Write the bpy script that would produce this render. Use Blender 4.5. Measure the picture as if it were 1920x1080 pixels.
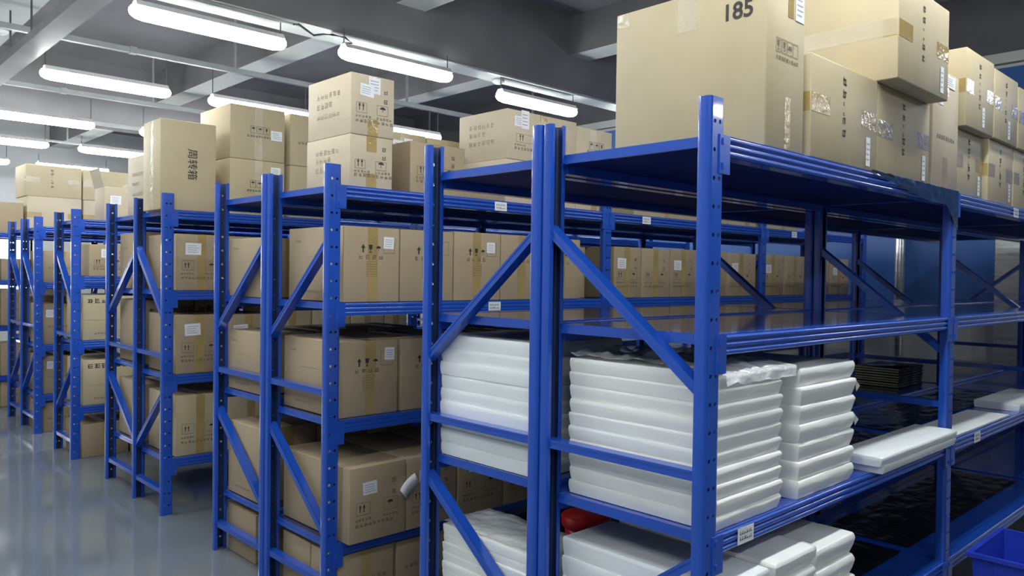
import bpy, bmesh, math, random
from mathutils import Vector, Matrix, noise

SC = bpy.context.scene
for o in list(bpy.data.objects):
    bpy.data.objects.remove(o)

# ------------------------------------------------------------------ camera
cam_data = bpy.data.cameras.new('camera')
cam = bpy.data.objects.new('camera', cam_data)
SC.collection.objects.link(cam)
_r = Vector((0.72428975, -0.68935909, 0.01372607))
_u = Vector((0.00132233, 0.02129615, 0.99977234))
_f = Vector((0.68949446, 0.72410671, -0.01633614))
CAM = Vector((-1.7765073, -1.13293119, 1.52168007))
M = Matrix.Identity(4)
for i in range(3):
    M[i][0] = _r[i]; M[i][1] = _u[i]; M[i][2] = -_f[i]; M[i][3] = CAM[i]
cam.matrix_world = M
cam_data.sensor_width = 36.0
cam_data.sensor_fit = 'HORIZONTAL'
cam_data.lens = 27.5542
cam_data.clip_start = 0.05
SC.camera = cam

# ------------------------------------------------------------------ world, view, light levels
world = bpy.data.worlds.new('world')
SC.world = world
world.use_nodes = True
world.node_tree.nodes['Background'].inputs[0].default_value = (0.05, 0.055, 0.07, 1)
world.node_tree.nodes['Background'].inputs[1].default_value = 0.3
SC.view_settings.view_transform = 'Standard'
SC.view_settings.look = 'None'
SC.view_settings.gamma = 1.0
SC.view_settings.use_curve_mapping = False
SC.view_settings.exposure = 0.85
LAMP_STRENGTH = 26.0
WINDOW_STRENGTH = 2.5

# ------------------------------------------------------------------ materials
def new_mat(name):
    m = bpy.data.materials.new(name)
    m.use_nodes = True
    nt = m.node_tree
    b = nt.nodes['Principled BSDF']
    return m, nt, b

def pmat(name, col, rough=0.5, metal=0.0, coat=0.0, noise_scale=None, noise_amt=0.15, bump=0.0, bump_scale=60.0,
         spec=0.5, coat_rough=0.08, stretch=None, hue_var=0.0):
    m, nt, b = new_mat(name)
    b.inputs['Base Color'].default_value = (*col, 1)
    b.inputs['Roughness'].default_value = rough
    b.inputs['Metallic'].default_value = metal
    b.inputs['Specular IOR Level'].default_value = spec
    if coat:
        b.inputs['Coat Weight'].default_value = coat
        b.inputs['Coat Roughness'].default_value = coat_rough
    tc = nt.nodes.new('ShaderNodeTexCoord')
    vec = tc.outputs['Object']
    if stretch:
        mp = nt.nodes.new('ShaderNodeMapping')
        mp.inputs['Scale'].default_value = stretch
        nt.links.new(vec, mp.inputs['Vector'])
        vec = mp.outputs['Vector']
    last = None
    if noise_scale:
        n = nt.nodes.new('ShaderNodeTexNoise')
        n.inputs['Scale'].default_value = noise_scale
        n.inputs['Detail'].default_value = 5
        nt.links.new(vec, n.inputs['Vector'])
        r = nt.nodes.new('ShaderNodeValToRGB')
        lo = tuple(max(0, c * (1 - noise_amt)) for c in col)
        hi = tuple(min(1, c * (1 + noise_amt)) for c in col)
        r.color_ramp.elements[0].position = 0.3
        r.color_ramp.elements[1].position = 0.7
        r.color_ramp.elements[0].color = (*lo, 1)
        r.color_ramp.elements[1].color = (*hi, 1)
        nt.links.new(n.outputs['Fac'], r.inputs['Fac'])
        last = r.outputs['Color']
    if hue_var and last is not None:
        oi = nt.nodes.new('ShaderNodeObjectInfo')
        hs = nt.nodes.new('ShaderNodeHueSaturation')
        mr = nt.nodes.new('ShaderNodeMapRange')
        mr.inputs['To Min'].default_value = 1 - hue_var
        mr.inputs['To Max'].default_value = 1 + hue_var
        nt.links.new(oi.outputs['Random'], mr.inputs['Value'])
        nt.links.new(mr.outputs['Result'], hs.inputs['Value'])
        nt.links.new(last, hs.inputs['Color'])
        last = hs.outputs['Color']
    if last is not None:
        nt.links.new(last, b.inputs['Base Color'])
    if bump:
        n2 = nt.nodes.new('ShaderNodeTexNoise')
        n2.inputs['Scale'].default_value = bump_scale
        n2.inputs['Detail'].default_value = 4
        nt.links.new(vec, n2.inputs['Vector'])
        bp = nt.nodes.new('ShaderNodeBump')
        bp.inputs['Strength'].default_value = bump
        bp.inputs['Distance'].default_value = 0.01
        nt.links.new(n2.outputs['Fac'], bp.inputs['Height'])
        nt.links.new(bp.outputs['Normal'], b.inputs['Normal'])
    return m

def emat(name, col, strength):
    m, nt, b = new_mat(name)
    b.inputs['Base Color'].default_value = (*col, 1)
    b.inputs['Emission Color'].default_value = (*col, 1)
    b.inputs['Emission Strength'].default_value = strength
    return m

def film_mat(name, col, opacity, rough=0.12, bump=0.5, bscale=14):
    m = pmat(name, col, rough=rough, bump=bump, bump_scale=bscale, spec=0.9)
    m.node_tree.nodes['Principled BSDF'].inputs['Alpha'].default_value = opacity
    return m

BLUE = pmat('blue_paint', (0.013, 0.078, 0.47), rough=0.25, coat=0.5, noise_scale=3.0, noise_amt=0.08, coat_rough=0.05)
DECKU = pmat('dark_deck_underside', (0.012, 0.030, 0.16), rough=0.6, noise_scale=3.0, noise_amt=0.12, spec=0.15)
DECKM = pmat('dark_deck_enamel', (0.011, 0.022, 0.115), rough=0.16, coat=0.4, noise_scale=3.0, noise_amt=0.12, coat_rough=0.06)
BLUE_IN = pmat('dark_inner_faces', (0.02, 0.04, 0.13), rough=0.35, noise_scale=5, noise_amt=0.2)  # darker blue for the inner faces of the uprights
KRAFT = pmat('kraft_board', (0.39, 0.305, 0.20), rough=0.62, noise_scale=4, noise_amt=0.06, hue_var=0.08, bump=0.03, bump_scale=120, spec=0.35)
KRAFT_Y = pmat('kraft_board_yellow', (0.485, 0.41, 0.265), rough=0.55, noise_scale=4, noise_amt=0.06, hue_var=0.06, bump=0.03, bump_scale=120, spec=0.35)
KRAFT_P = pmat('kraft_board_pale', (0.54, 0.46, 0.34), rough=0.6, noise_scale=4, noise_amt=0.05, hue_var=0.05, bump=0.03, bump_scale=120, spec=0.35)
TAPE = pmat('packing_tape', (0.40, 0.29, 0.115), rough=0.13, bump=0.35, bump_scale=35, noise_scale=9, noise_amt=0.12, spec=0.7)
TAPE_CLEAR = film_mat('clear_tape', (0.72, 0.66, 0.50), 0.45, rough=0.08, bump=0.6, bscale=30)
INK = pmat('printing_ink', (0.035, 0.03, 0.028), rough=0.6, noise_scale=30, noise_amt=0.3)
INK_FF = pmat('very_faded_ink', (0.30, 0.24, 0.165), rough=0.7, noise_scale=30, noise_amt=0.15)
INK_FP = pmat('pale_faded_ink', (0.41, 0.345, 0.25), rough=0.7, noise_scale=30, noise_amt=0.12)
INK_F = pmat('faded_ink', (0.18, 0.14, 0.095), rough=0.7, noise_scale=30, noise_amt=0.2)
LABEL = pmat('label_paper', (0.80, 0.82, 0.86), rough=0.45, noise_scale=20, noise_amt=0.04)
LABEL_INK = pmat('label_ink', (0.35, 0.36, 0.40), rough=0.6, noise_scale=20, noise_amt=0.1)
FOAM = pmat('white_foam_film', (0.90, 0.92, 0.89), rough=0.42, coat=0.45, coat_rough=0.18, noise_scale=6, noise_amt=0.03, bump=0.25, bump_scale=9)
FOAM_B = pmat('white_foam_sheet', (0.86, 0.90, 0.92), rough=0.45, coat=0.3, coat_rough=0.25, noise_scale=4, noise_amt=0.04, bump=0.12, bump_scale=6)
FILM = film_mat('clear_plastic_film', (0.86, 0.89, 0.90), 0.6, rough=0.12, bump=0.9, bscale=22)
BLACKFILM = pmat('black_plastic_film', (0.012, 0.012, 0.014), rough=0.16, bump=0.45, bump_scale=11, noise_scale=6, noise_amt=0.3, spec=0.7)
DARKSHEET = pmat('dark_board', (0.05, 0.05, 0.052), rough=0.2, bump=0.3, bump_scale=20, noise_scale=6, noise_amt=0.2)
EDGE_GLINT = pmat('painted_edge_glint', (0.88, 0.86, 0.55), rough=0.3, noise_scale=14, noise_amt=0.25)  # lamp reflections on the board ends, put into the colour
RED = pmat('red_plastic', (0.78, 0.025, 0.025), rough=0.3, noise_scale=5, noise_amt=0.08)
CRATE = pmat('blue_crate_plastic', (0.022, 0.055, 0.56), rough=0.35, noise_scale=6, noise_amt=0.08)
WHITEPL = pmat('white_lamp_housing', (0.75, 0.76, 0.78), rough=0.4, noise_scale=8, noise_amt=0.03)
TUBE = emat('lit_fluorescent_tube', (0.96, 1.0, 0.985), LAMP_STRENGTH)
WINLIT = emat('daylit_window', (0.95, 0.97, 1.0), WINDOW_STRENGTH)
CHAIN = pmat('grey_wire', (0.13, 0.13, 0.14), rough=0.4, metal=0.6, noise_scale=20, noise_amt=0.1)
CABLE = pmat('black_cable', (0.03, 0.03, 0.032), rough=0.5, noise_scale=20, noise_amt=0.1)
GALV = pmat('galvanised_conduit', (0.40, 0.42, 0.41), rough=0.38, metal=0.25, noise_scale=7, noise_amt=0.12)
TRAY = pmat('grey_tray_paint', (0.12, 0.12, 0.128), rough=0.5, noise_scale=5, noise_amt=0.1)
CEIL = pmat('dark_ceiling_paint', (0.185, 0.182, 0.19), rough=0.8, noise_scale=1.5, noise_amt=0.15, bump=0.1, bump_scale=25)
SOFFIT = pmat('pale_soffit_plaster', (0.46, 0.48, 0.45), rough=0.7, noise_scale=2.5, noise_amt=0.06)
WALLM = pmat('grey_wall_paint', (0.40, 0.41, 0.42), rough=0.75, noise_scale=2, noise_amt=0.06)
WALLD = pmat('dark_upper_wall', (0.12, 0.12, 0.13), rough=0.8, noise_scale=2, noise_amt=0.1)
WALLB = pmat('blue_wall_panel', (0.03, 0.105, 0.34), rough=0.35, noise_scale=2, noise_amt=0.1)
STEEL = pmat('brushed_steel', (0.55, 0.57, 0.57), rough=0.28, metal=0.85, noise_scale=3, noise_amt=0.15, stretch=(1, 1, 14))
PAPER = pmat('white_paper', (0.82, 0.82, 0.84), rough=0.6, noise_scale=12, noise_amt=0.03)

def floor_mat():
    m, nt, b = new_mat('grey_epoxy_floor')
    tc = nt.nodes.new('ShaderNodeTexCoord')
    n = nt.nodes.new('ShaderNodeTexNoise'); n.inputs['Scale'].default_value = 1.3; n.inputs['Detail'].default_value = 6
    nt.links.new(tc.outputs['Object'], n.inputs['Vector'])
    r = nt.nodes.new('ShaderNodeValToRGB')
    r.color_ramp.elements[0].position = 0.3; r.color_ramp.elements[1].position = 0.75
    r.color_ramp.elements[0].color = (0.15, 0.175, 0.20, 1); r.color_ramp.elements[1].color = (0.185, 0.21, 0.235, 1)
    nt.links.new(n.outputs['Fac'], r.inputs['Fac']); nt.links.new(r.outputs['Color'], b.inputs['Base Color'])
    n2 = nt.nodes.new('ShaderNodeTexNoise'); n2.inputs['Scale'].default_value = 5; n2.inputs['Detail'].default_value = 5
    nt.links.new(tc.outputs['Object'], n2.inputs['Vector'])
    mr = nt.nodes.new('ShaderNodeMapRange'); mr.inputs['To Min'].default_value = 0.05; mr.inputs['To Max'].default_value = 0.12
    nt.links.new(n2.outputs['Fac'], mr.inputs['Value']); nt.links.new(mr.outputs['Result'], b.inputs['Roughness'])
    b.inputs['Specular IOR Level'].default_value = 0.55
    n3 = nt.nodes.new('ShaderNodeTexNoise'); n3.inputs['Scale'].default_value = 3
    nt.links.new(tc.outputs['Object'], n3.inputs['Vector'])
    bp = nt.nodes.new('ShaderNodeBump'); bp.inputs['Strength'].default_value = 0.06; bp.inputs['Distance'].default_value = 0.02
    nt.links.new(n3.outputs['Fac'], bp.inputs['Height']); nt.links.new(bp.outputs['Normal'], b.inputs['Normal'])
    return m
FLOOR = floor_mat()

# ------------------------------------------------------------------ helpers
COL = SC.collection

class MB:
    """collects polygons, then links them as one mesh object"""
    def __init__(self):
        self.v = []; self.f = []; self.mi = []
    def poly(self, pts, mi=0):
        i = len(self.v)
        self.v += [tuple(p) for p in pts]
        self.f.append(tuple(range(i, i + len(pts)))); self.mi.append(mi)
    def box(self, a, b, mi=0):
        x0, y0, z0 = a; x1, y1, z1 = b
        i = len(self.v)
        self.v += [(x0, y0, z0), (x1, y0, z0), (x1, y1, z0), (x0, y1, z0), (x0, y0, z1), (x1, y0, z1), (x1, y1, z1), (x0, y1, z1)]
        for q in ((0, 3, 2, 1), (4, 5, 6, 7), (0, 1, 5, 4), (1, 2, 6, 5), (2, 3, 7, 6), (3, 0, 4, 7)):
            self.f.append(tuple(i + k for k in q)); self.mi.append(mi)
    def obox(self, c, ax, ay, az, mi=0):
        """oriented box: centre and three half-axes"""
        c = Vector(c); ax = Vector(ax); ay = Vector(ay); az = Vector(az)
        i = len(self.v)
        for sx, sy, sz in ((-1, -1, -1), (1, -1, -1), (1, 1, -1), (-1, 1, -1), (-1, -1, 1), (1, -1, 1), (1, 1, 1), (-1, 1, 1)):
            self.v.append(tuple(c + ax * sx + ay * sy + az * sz))
        for q in ((0, 3, 2, 1), (4, 5, 6, 7), (0, 1, 5, 4), (1, 2, 6, 5), (2, 3, 7, 6), (3, 0, 4, 7)):
            self.f.append(tuple(i + k for k in q)); self.mi.append(mi)
    def tube(self, pts, r, n=8, mi=0):
        pts = [Vector(p) for p in pts]; rings = []
        for k, p in enumerate(pts):
            d = (pts[min(k + 1, len(pts) - 1)] - pts[max(k - 1, 0)]).normalized()
            a = d.orthogonal().normalized(); b = d.cross(a)
            i = len(self.v)
            rr = r[k] if isinstance(r, (list, tuple)) else r
            self.v += [tuple(p + (a * math.cos(2 * math.pi * j / n) + b * math.sin(2 * math.pi * j / n)) * rr) for j in range(n)]
            rings.append(i)
        for a, b in zip(rings, rings[1:]):
            # match start index to avoid twisting
            best = min(range(n), key=lambda s: (Vector(self.v[a]) - Vector(self.v[b + s])).length)
            for j in range(n):
                self.f.append((a + j, a + (j + 1) % n, b + (j + 1 + best) % n, b + (j + best) % n)); self.mi.append(mi)
        self.f.append(tuple(rings[0] + j for j in range(n))[::-1]); self.mi.append(mi)
        self.f.append(tuple(rings[-1] + j for j in range(n))); self.mi.append(mi)
    def lathe(self, prof, c, n=24, mi=0):
        rings = []
        for r, z in prof:
            i = len(self.v); rings.append(i)
            self.v += [(c[0] + r * math.cos(2 * math.pi * j / n), c[1] + r * math.sin(2 * math.pi * j / n), c[2] + z) for j in range(n)]
        for a, b in zip(rings, rings[1:]):
            for j in range(n):
                self.f.append((a + j, a + (j + 1) % n, b + (j + 1) % n, b + j)); self.mi.append(mi)
    def extrude_x(self, prof, x0, x1, mi=0):
        n = len(prof); i = len(self.v)
        self.v += [(x0, y, z) for y, z in prof] + [(x1, y, z) for y, z in prof]
        for k in range(n):
            self.f.append((i + k, i + (k + 1) % n, i + n + (k + 1) % n, i + n + k)); self.mi.append(mi)
        self.f.append(tuple(i + k for k in range(n))); self.mi.append(mi)
        self.f.append(tuple(i + n + k for k in reversed(range(n)))); self.mi.append(mi)
    def mesh(self, name, mats, smooth=False):
        me = bpy.data.meshes.new(name)
        me.from_pydata(self.v, [], self.f)
        for m in (mats if isinstance(mats, (list, tuple)) else [mats]):
            me.materials.append(m)
        me.polygons.foreach_set('material_index', self.mi)
        if smooth:
            me.polygons.foreach_set('use_smooth', [True] * len(self.f))
        me.update()
        return me
    def build(self, name, mats, parent=None, smooth=False, loc=None):
        return put(name, self.mesh(name, mats, smooth), parent, loc)

def put(name, me, parent=None, loc=None):
    o = bpy.data.objects.new(name, me)
    COL.objects.link(o)
    if parent is not None:
        o.parent = parent
    if loc is not None:
        o.location = loc
    return o

def empty(name, loc=(0, 0, 0)):
    o = bpy.data.objects.new(name, None)
    COL.objects.link(o); o.location = loc
    o.empty_display_size = 0.05
    return o

def tag(o, label, cat, group=None, kind=None):
    o['label'] = label; o['category'] = cat
    if group: o['group'] = group
    if kind: o['kind'] = kind
    return o

def struct(o, label=None, cat=None):
    o['kind'] = 'structure'
    if label: o['label'] = label
    if cat: o['category'] = cat
    return o

def smooth_by_angle(me, ang=35):
    bm = bmesh.new(); bm.from_mesh(me)
    bm.normal_update()
    for e in bm.edges:
        if len(e.link_faces) == 2:
            e.smooth = e.calc_face_angle(0) < math.radians(ang)
    for f in bm.faces: f.smooth = True
    bm.to_mesh(me); bm.free()

def weld(me, dist=1e-5):
    bm = bmesh.new(); bm.from_mesh(me)
    bmesh.ops.remove_doubles(bm, verts=bm.verts, dist=dist)
    bmesh.ops.recalc_face_normals(bm, faces=bm.faces)
    bm.to_mesh(me); bm.free()

# ------------------------------------------------------------------ room shell
L = 1.879
CEIL_Z, ROOM = 4.15, (-5.0, 6.25, -4.5, 15.2)
X0R, X1R, Y0R, Y1R = ROOM
m = MB(); m.box((X0R, Y0R, -0.1), (X1R, Y1R, 0.0)); struct(m.build('floor', FLOOR), 'glossy grey epoxy floor of the store room', 'floor')
m = MB(); m.box((X0R, Y0R, CEIL_Z), (X1R, Y1R, CEIL_Z + 0.1)); struct(m.build('ceiling', CEIL), 'dark grey painted ceiling slab', 'ceiling')
m = MB(); m.box((X0R - 0.1, Y0R, 0), (X0R, Y1R, CEIL_Z)); struct(m.build('wall_left', WALLM), 'grey wall on the left side', 'wall')
m = MB(); m.box((X0R, Y0R - 0.1, 0), (X1R, Y0R, CEIL_Z)); struct(m.build('wall_front', WALLD), 'grey wall behind the camera', 'wall')
m = MB()
wz0, wz1, wx0, wx1 = 1.15, 2.06, -3.4, 1.7
m.box((X0R, Y1R, 0), (X1R, Y1R + 0.1, wz0)); m.box((X0R, Y1R, wz1), (X1R, Y1R + 0.1, CEIL_Z))
m.box((X0R, Y1R, wz0), (wx0, Y1R + 0.1, wz1)); m.box((wx1, Y1R, wz0), (X1R, Y1R + 0.1, wz1))
struct(m.build('wall_back', WALLM), 'grey far wall with a long window', 'wall')
m = MB(); m.box((wx0, Y1R + 0.05, wz0), (wx1, Y1R + 0.06, wz1)); struct(m.build('window_1', WINLIT), 'long bright window in the far wall', 'window')
m = MB()
for k in range(7):
    x = wx0 + (wx1 - wx0) * k / 6
    m.box((x - 0.03, Y1R + 0.0, wz0), (x + 0.03, Y1R + 0.04, wz1))
struct(m.build('trim_1', GALV), 'pale mullions of the far window', 'window frame')
# end wall (far end of the racks): lower grey, blue panels, white trim, dark above
m = MB(); m.box((X1R, Y0R, 0), (X1R + 0.1, Y1R, 1.27)); struct(m.build('wall_right', WALLM), 'lower grey part of the end wall behind the racks', 'wall')
m = MB(); m.box((X1R, Y0R, 1.27), (X1R + 0.1, Y1R, 3.44)); struct(m.build('wall_right_panel', WALLB), 'blue panels along the end wall', 'wall')
m = MB(); m.box((X1R, Y0R, 3.44), (X1R + 0.1, Y1R, CEIL_Z)); struct(m.build('wall_right_top', WALLD), 'dark strip of wall above the blue panels', 'wall')
m = MB(); m.box((X1R - 0.05, Y0R, 3.47), (X1R, Y1R, 3.56)); m.box((X1R - 0.03, Y0R, 3.43), (X1R, Y1R, 3.455))
struct(m.build('trim_2', SOFFIT), 'white rail along the top of the blue panels', 'trim')
m = MB()
for k in range(40):   # corrugated steel shutter
    z = 0.02 + k * 0.05
    m.box((X1R - 0.030, -2.6, z), (X1R, 0.98, z + 0.034)); m.box((X1R - 0.022, -2.6, z + 0.034), (X1R, 0.98, z + 0.05))
struct(m.build('door_1', STEEL), 'ribbed steel shutter in the end wall', 'door')
m = MB(); m.tube([(X1R - 0.07, 1.78, 0.0), (X1R - 0.07, 1.78, 3.43)], 0.045, 16); struct(m.build('trim_3', STEEL, smooth=True), 'bright steel post in front of the blue wall', 'post')
# ceiling beams: dark sides, pale undersides
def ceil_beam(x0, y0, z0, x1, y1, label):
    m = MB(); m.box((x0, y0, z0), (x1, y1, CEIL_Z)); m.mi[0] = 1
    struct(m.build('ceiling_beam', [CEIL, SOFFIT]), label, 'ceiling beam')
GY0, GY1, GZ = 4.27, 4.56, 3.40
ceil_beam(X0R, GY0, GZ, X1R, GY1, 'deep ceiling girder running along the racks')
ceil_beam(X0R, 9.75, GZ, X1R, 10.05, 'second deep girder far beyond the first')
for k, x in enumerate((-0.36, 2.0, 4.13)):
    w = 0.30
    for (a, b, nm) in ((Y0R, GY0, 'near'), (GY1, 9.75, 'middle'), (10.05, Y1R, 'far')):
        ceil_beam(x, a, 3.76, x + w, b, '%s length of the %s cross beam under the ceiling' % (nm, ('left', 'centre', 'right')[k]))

# ------------------------------------------------------------------ lamps
def lamp_meshes():
    h = MB()
    h.extrude_x([(-0.060, 0.026), (0.060, 0.026), (0.030, 0.066), (-0.030, 0.066)], 0.03, 1.07)
    d = MB(); n = 16; rings = []
    for x, q in [(0.0, 0.30), (0.012, 0.60), (0.04, 0.86), (0.09, 1.0), (1.01, 1.0), (1.06, 0.86), (1.088, 0.60), (1.10, 0.30)]:
        rings.append(len(d.v))
        d.v += [(x, 0.066 * q * math.cos(2 * math.pi * j / n), 0.056 * q * math.sin(2 * math.pi * j / n)) for j in range(n)]
    for a, b in zip(rings, rings[1:]):
        for j in range(n):
            d.f.append((a + j, a + (j + 1) % n, b + (j + 1) % n, b + j)); d.mi.append(0)
    d.f.append(tuple(rings[0] + j for j in reversed(range(n)))); d.mi.append(0)
    d.f.append(tuple(rings[-1] + j for j in range(n))); d.mi.append(0)
    return h.mesh('lamp_housing', WHITEPL), d.mesh('lamp_tube', TUBE, True)
LH, LT = lamp_meshes()
def lamp(x, y, top, label, group):
    root = empty('ceiling_lamp', (x, y, 3.22))
    tag(root, label, 'lamp', group)
    put('lamp_housing', LH, root)
    put('lamp_tube', LT, root)
    for cx in (0.04, 1.06):
        c = MB(); c.tube([(cx, 0, 0.07), (cx, 0, top - 3.22)], 0.005, 6)
        c.build('hanging_chain', CHAIN, root)
CX = (-1.96, -0.06, 1.41, 3.23)
LAB = {
    (4.32, 1): 'lit tube lamp, largest and first along the nearest girder',
    (4.17, 2): 'lit tube lamp, second along the nearest girder, above the stacked pale cartons',
    (4.36, 3): 'lit tube lamp, third along the nearest girder, glowing over a carton',
    (6.62, 1): 'lit tube lamp in the second row, hung from the first conduit',
    (6.62, 2): 'lit tube lamp in the second row, hidden behind the stacked cartons',
    (6.62, 3): 'lit tube lamp at the far end of the second row',
    (9.02, 1): 'lit tube lamp in the third row, cut off by the picture edge',
    (9.02, 2): 'lit tube lamp whose end shows beside the tall narrow carton',
    (11.1, 1): 'lit tube lamp in the fourth row from the front',
    (13.5, 1): 'lit tube lamp in the last row, smallest of all',
}
for (y, k), lab in LAB.items():
    top = GZ if y < 5 else 3.53
    xx = {(9.02, 2): 1.55}.get((y, k), CX[k])
    lamp(xx, y, top, lab, 'ceiling tube lamps')
for x, y in ((-1.30, -2.6), (-1.30, -0.33), (-1.30, 1.95), (-3.2, -2.6), (-3.2, -0.33), (-3.2, 1.95), (-3.4, 4.32), (-3.6, 6.62), (5.10, -1.1), (5.10, -3.2), (5.05, 4.32)):  # unseen fill lamps, added to brighten the end aisle and end wall
    lamp(x, y, 3.76 if y < 4 else GZ, 'unseen tube lamp added to light the end aisle and end wall', 'ceiling tube lamps out of view')
for y, ks in ((-0.33, (1, 2)), (4.32, (0,)), (6.62, (0,)), (9.02, (0,)), (11.1, (0, 2)), (13.5, (0, 2))):
    for k in ks:
        lamp(CX[k], y, 3.76 if y < 4 else GZ, 'unseen tube lamp added to light the end aisle and end wall', 'ceiling tube lamps out of view')
# conduits that carry the lamps
def trunk(y, z, label, x0=-3.0, x1=6.2, w=0.05):
    m = MB(); m.box((x0, y - w / 2, z), (x1, y + w / 2, z + w))
    k = x0 + 0.4
    while k < x1:
        m.box((k, y - 0.012, z + w), (k + 0.02, y + 0.012, CEIL_Z)); k += 2.13
        m.box((k - 1.0, y - w * 0.7, z - 0.006), (k - 0.94, y + w * 0.7, z + w + 0.006))
    tag(m.build('cable_trunking', GALV), label, 'conduit', 'lamp conduits')
trunk(6.60, 3.53, 'pale conduit along the ceiling, nearest behind the girder')
trunk(8.93, 3.53, 'pale conduit along the ceiling, second behind the girder')
trunk(11.1, 3.53, 'pale conduit along the ceiling, third behind the girder')
trunk(12.7, 3.50, 'thin pale conduit along the ceiling, farthest of the four', w=0.03)
m = MB(); m.tube([(-3, 4.30, 3.385), (0.6, 4.30, 3.385), (1.15, 4.29, 3.38)], 0.012, 8); m.tube([(1.40, 4.27, 3.385), (6.2, 4.27, 3.385)], 0.012, 8)
tag(m.build('conduit_pipe', GALV), 'thin pipe clipped under the near edge of the girder', 'conduit')
m = MB(); m.tube([(1.06, 4.24, 3.36), (1.10, 4.235, 3.37), (1.16, 4.22, 3.335), (1.22, 4.22, 3.31), (1.30, 4.22, 3.335), (1.38, 4.22, 3.35), (1.48, 4.20, 3.345), (1.53, 4.18, 3.31), (1.46, 4.21, 3.30)], 0.008, 6)
tag(m.build('lamp_cable', CABLE, smooth=True), 'black cable looping between the first two lamps on the girder', 'cable')
# cable tray at upper left, hung on rods
t = empty('cable_tray', (-0.285, 4.0, 3.30)); tag(t, 'grey cable tray hanging on rods across the ceiling', 'cable tray')
m = MB(); m.box((0, -4.0, 0), (0.17, 10.9, 0.012)); m.box((0, -4.0, 0.012), (0.008, 10.9, 0.07)); m.box((0.162, -4.0, 0.012), (0.17, 10.9, 0.07)); m.build('tray', TRAY, t)
for y in (-2.0, 0.55, 2.1, 2.85, 5.0, 7.5):
    m = MB(); m.tube([(0.05, y, 0.0), (0.05, y, 0.85)], 0.008, 6); m.build('hanging_rod', CHAIN, t)
def detector(x, y, z, lab):
    m = MB(); m.lathe([(0.0, 0.0), (0.045, 0.0), (0.06, -0.012), (0.055, -0.03), (0.03, -0.045), (0.0, -0.048)], (x, y, z), 20)
    tag(m.build('smoke_detector', WHITEPL, smooth=True), lab, 'smoke detector', 'ceiling smoke detectors')
detector(-0.17, 7.55, 3.76, 'round white smoke detector under the left cross beam')
detector(3.32, 4.45, 3.40, 'round white smoke detector under the girder between two lamps')
detector(1.9, 12.7, 3.50, 'small white smoke detector on the thin far conduit')

# ------------------------------------------------------------------ racks
PW, PD, PH = 0.0713, 0.0385, 2.0
def post_mesh(PH=2.0):
    m = MB(); t = 0.0025; d = PD; w = PW
    side = [(0.018, d), (0.006, d), (0.0018, d - 0.0018), (0.0, d - 0.006), (0.0, 0.0115), (0.0010, 0.0072), (0.0034, 0.0034), (0.0072, 0.0010), (0.0115, 0.0)]
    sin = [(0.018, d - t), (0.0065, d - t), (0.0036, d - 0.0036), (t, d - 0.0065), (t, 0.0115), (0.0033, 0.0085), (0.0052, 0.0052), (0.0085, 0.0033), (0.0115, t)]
    def strip(pts, mi):
        for a, b in zip(pts, pts[1:]):
            m.poly([(a[0], a[1], 0), (b[0], b[1], 0), (b[0], b[1], PH), (a[0], a[1], PH)], mi)
    for mirror in (False, True):
        o = [(w - x, y) if mirror else (x, y) for x, y in side]
        i = [(w - x, y) if mirror else (x, y) for x, y in sin]
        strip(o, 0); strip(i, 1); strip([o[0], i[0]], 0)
        for z in (0, PH):
            for k in range(len(o) - 1):
                m.poly([(*o[k], z), (*o[k + 1], z), (*i[k + 1], z), (*i[k], z)], 0)
    xa, xb = 0.0115, w - 0.0115
    c1, c2, r = 0.0232, w - 0.0232, 0.0062
    cuts = [xa, c1 - 0.0105, c1 + 0.0105, c2 - 0.0105, c2 + 0.0105, xb]
    zs = [0.0]; hz = []
    z = 0.06
    while z < PH - 0.02:
        zs += [z - 0.0105, z + 0.0105]; hz.append(z); z += 0.075
    zs.append(PH)
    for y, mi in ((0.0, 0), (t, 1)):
        for a in (0, 2, 4):
            m.poly([(cuts[a], y, 0), (cuts[a + 1], y, 0), (cuts[a + 1], y, PH), (cuts[a], y, PH)], mi)
        for c in (c1, c2):
            for k in range(0, len(zs) - 1):
                z0, z1 = zs[k], zs[k + 1]
                if k % 2 == 0:
                    m.poly([(c - 0.0105, y, z0), (c + 0.0105, y, z0), (c + 0.0105, y, z1), (c - 0.0105, y, z1)], mi)
                else:
                    zc = (z0 + z1) / 2; s = 0.0105
                    out = [(s, 0), (s, s), (0, s), (-s, s), (-s, 0), (-s, -s), (0, -s), (s, -s)]
                    inn = [(r * math.cos(j * math.pi / 4), r * math.sin(j * math.pi / 4)) for j in range(8)]
                    for j in range(8):
                        a, b = out[j], out[(j + 1) % 8]; e, g = inn[(j + 1) % 8], inn[j]
                        m.poly([(c + a[0], y, zc + a[1]), (c + b[0], y, zc + b[1]), (c + e[0], y, zc + e[1]), (c + g[0], y, zc + g[1])], mi)
    for c in (c1, c2):
        for zc in hz:
            for j in range(8):
                a = (c + r * math.cos(j * math.pi / 4), zc + r * math.sin(j * math.pi / 4)); b = (c + r * math.cos((j + 1) * math.pi / 4), zc + r * math.sin((j + 1) * math.pi / 4))
                m.poly([(a[0], 0, a[1]), (b[0], 0, b[1]), (b[0], t, b[1]), (a[0], t, a[1])], 0)
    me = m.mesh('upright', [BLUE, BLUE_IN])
    bm = bmesh.new(); bm.from_mesh(me); bmesh.ops.remove_doubles(bm, verts=bm.verts, dist=1e-5); bm.to_mesh(me); bm.free()
    smooth_by_angle(me, 40)
    return me
POST = post_mesh()
POST_S = post_mesh(1.902)

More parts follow.
